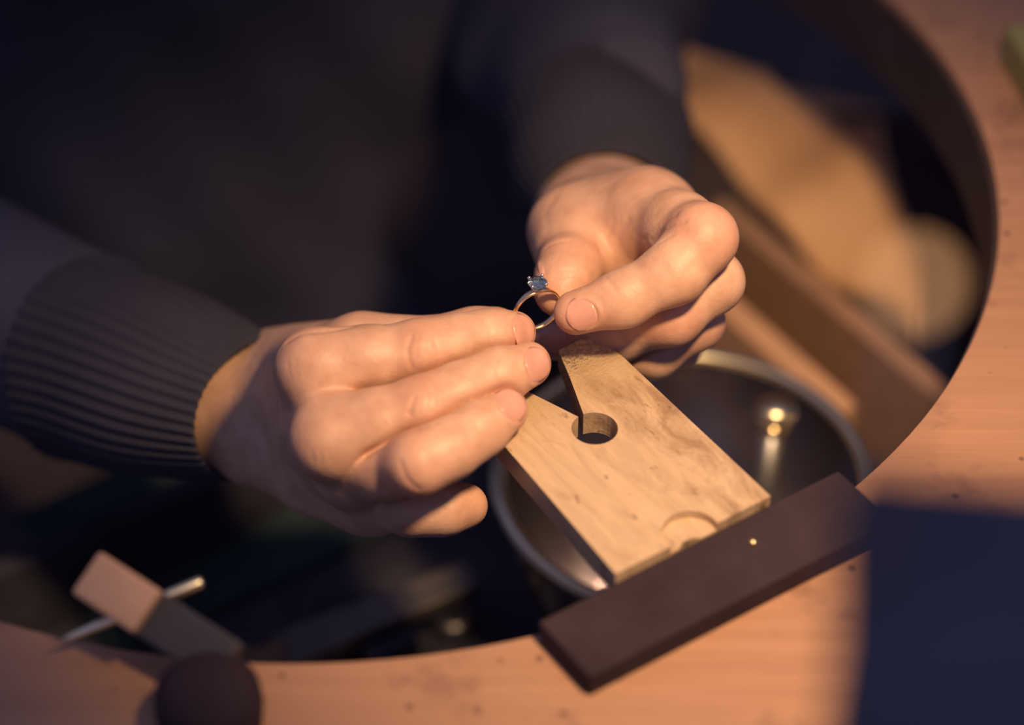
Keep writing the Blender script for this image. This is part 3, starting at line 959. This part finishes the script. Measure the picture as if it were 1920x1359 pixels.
def pebble(name, label, cat, u, v, z, r, mat, hgt=0.6):
    p = PL(u, v, z + r * hgt)
    bm = bmesh.new()
    bm_lathe(bm, [(0, 0), (r * .75, 0), (r, hgt * r * .5), (r * .95, hgt * r * 1.1), (r * .7, hgt * r * 1.6), (r * .3, hgt * r * 1.45), (0, hgt * r * 1.4)], 28)
    o = from_bm(name, bm, mat, None, True); o.location = (p[0], p[1], z)
    tag(o, label, cat); return o
pebble('metal_button', 'dull round metal button on the drawer floor beside the file', 'button', 848, 1162, 0.741, 0.0075, M['steel'])
pebble('brass_stud', 'tiny brass stud on the teal cloth under the left wrist', 'stud', 505, 935, 0.7465, 0.0040, M['brass'])

def build_cloth():
    c = PL(420, 955, 0.745)
    n = 34; V = []; F_ = []
    for i in range(n):
        for j in range(n):
            x = (i / (n - 1) - .5) * 0.14; y = (j / (n - 1) - .5) * 0.09
            z = 0.0025 + 0.0022 * (1 + math.sin(90 * x + 40 * y)) * (0.5 + 0.5 * math.cos(70 * y))
            V.append((x + 0.002 * math.sin(80 * y), y, z))
    for i in range(n - 1):
        for j in range(n - 1):
            a = i * n + j; F_.append((a, a + n, a + n + 1, a + 1))
    o = from_arrays('cloth', V, F_, M['teal'])
    sd = o.modifiers.new('t', 'SOLIDIFY'); sd.thickness = 0.0015; sd.offset = -1
    o.location = (float(c[0]) , float(c[1]), 0.7415); o.rotation_euler = (0, 0, PHI)
    tag(o, 'crumpled dark teal cloth lying in the drawer under the left sleeve', 'cloth')
build_cloth()

# ------------------------------------------------------------------ third-hand holder on the bench, lower left
def build_holder():
    base = PL(392, 1322, BZ + 0.008)
    root = empty('tool_holder', (float(base[0]), float(base[1]), BZ))
    tag(root, 'dark tool holder on the bench with tan block and slim pointed steel rod', 'tool holder')
    O = np.array([base[0], base[1], BZ])
    bm = bmesh.new()
    bm_lathe(bm, [(0, 0), (0.0135, 0), (0.0142, 0.001), (0.0150, 0.008), (0.0145, 0.0135), (0.0115, 0.0170), (0.006, 0.0185), (0, 0.0190)], 40)
    from_bm('base', bm, M['darksteel'], root, True)
    e0 = PW(432, 1248, -95); e1 = PW(268, 1142, -84); e2 = PW(168, 1077, -82)
    def bar(name, a, b, w, t, mat, bw=0.001):
        a = a - O; b = b - O; L = float(np.linalg.norm(b - a))
        bm = bmesh.new(); vs_ = bm_box(bm, (0, 0, L / 2), (w, t, L))
        bmesh.ops.transform(bm, matrix=axis_matrix(a, b - a, tuple(UPV * 0.2 - FWD)), verts=vs_)
        return bevel(from_bm(name, bm, mat, root), bw)
    bar('arm', e0, e1, 0.0138, 0.006, M['greymetal'])
    g0 = PW(283, 1152, -87); k = bar('grip_block', g0, e2, 0.0140, 0.0105, M['fibre'], 0.0012)
    k['label'] = 'tan rectangular block'
    # pointed rod through the block
    r0 = PW(90, 1211, -80) - O; r1 = PW(380, 1090, -76) - O
    L = float(np.linalg.norm(r1 - r0))
    bm = bmesh.new(); bm_lathe(bm, [(0, 0), (0.0010, L * 0.18), (0.0017, L * 0.42), (0.0018, L * 0.7), (0.0019, L - 0.001), (0.0015, L), (0, L)], 14, axis_matrix(r0, r1 - r0))
    q = from_bm('pointed_rod', bm, M['rim'], root, True); q['label'] = 'slim pointed steel rod'
build_holder()

# ------------------------------------------------------------------ tall dark box close to the camera
def build_box():
    zt = 1.165
    a = PL(1590, 865, zt); b = PL(1572, 1359, zt)
    e2 = (b - a) / np.linalg.norm(b - a); e1 = np.array([-e2[1], e2[0], 0.0])
    W, D = 0.13, 0.10
    c = a + e1 * W / 2 + e2 * D / 2
    rz = math.atan2(e1[1], e1[0]); H = zt - BZ
    root = empty('foreground_box', (float(c[0]), float(c[1]), BZ), rz)
    tag(root, 'tall black box with a small added amber pilot lamp, blurred in the right foreground', 'box')
    bm = bmesh.new(); bm_box(bm, (0, 0, (H - 0.022) / 2), (W - 0.004, D - 0.004, H - 0.022)); bevel(from_bm('body', bm, M['black'], root), 0.003)
    bm = bmesh.new(); bm_box(bm, (0, 0, H - 0.011), (W, D, 0.022)); bevel(from_bm('lid', bm, M['black'], root), 0.003)
    k = CAM + 0.360 * (FWD + (1716 - 960) / FPX * RGT - (530 - 679.5) / FPX * UPV) - np.array([c[0], c[1], BZ])  # glowing ball and stem are added, they make the blurred light disc
    kx = k[0] * math.cos(rz) + k[1] * math.sin(rz); ky = -k[0] * math.sin(rz) + k[1] * math.cos(rz)
    bm = bmesh.new(); bm_lathe(bm, [(0, 0), (0.0008, 0), (0.0008, k[2] - H), (0, k[2] - H)], 12, Matrix.Translation((kx, ky, H - 0.0005)))
    from_bm('added_glow_stem', bm, M['steel'], root, True)
    bm = bmesh.new(); bmesh.ops.create_uvsphere(bm, u_segments=32, v_segments=20, radius=0.0026)
    bmesh.ops.translate(bm, vec=(kx, ky, k[2]), verts=bm.verts)
    o = from_bm('added_glow_ball', bm, M['glow'], root, True); o['label'] = 'small added amber pilot lamp on a thin stem'
build_box()

# wax block at the far right of the bench
def build_wax():
    p = PL(1968, 140, BZ + 0.01)
    bm = bmesh.new(); bm_box(bm, (0, 0, 0.008), (0.018, 0.05, 0.016)); o = from_bm('wax_block', bm, M['wax']); bevel(o, 0.002)
    o.location = (float(p[0]), float(p[1]), BZ); o.rotation_euler = (0, 0, 0.2)
    tag(o, 'yellow green wax block on the far right of the bench', 'wax block')
build_wax()
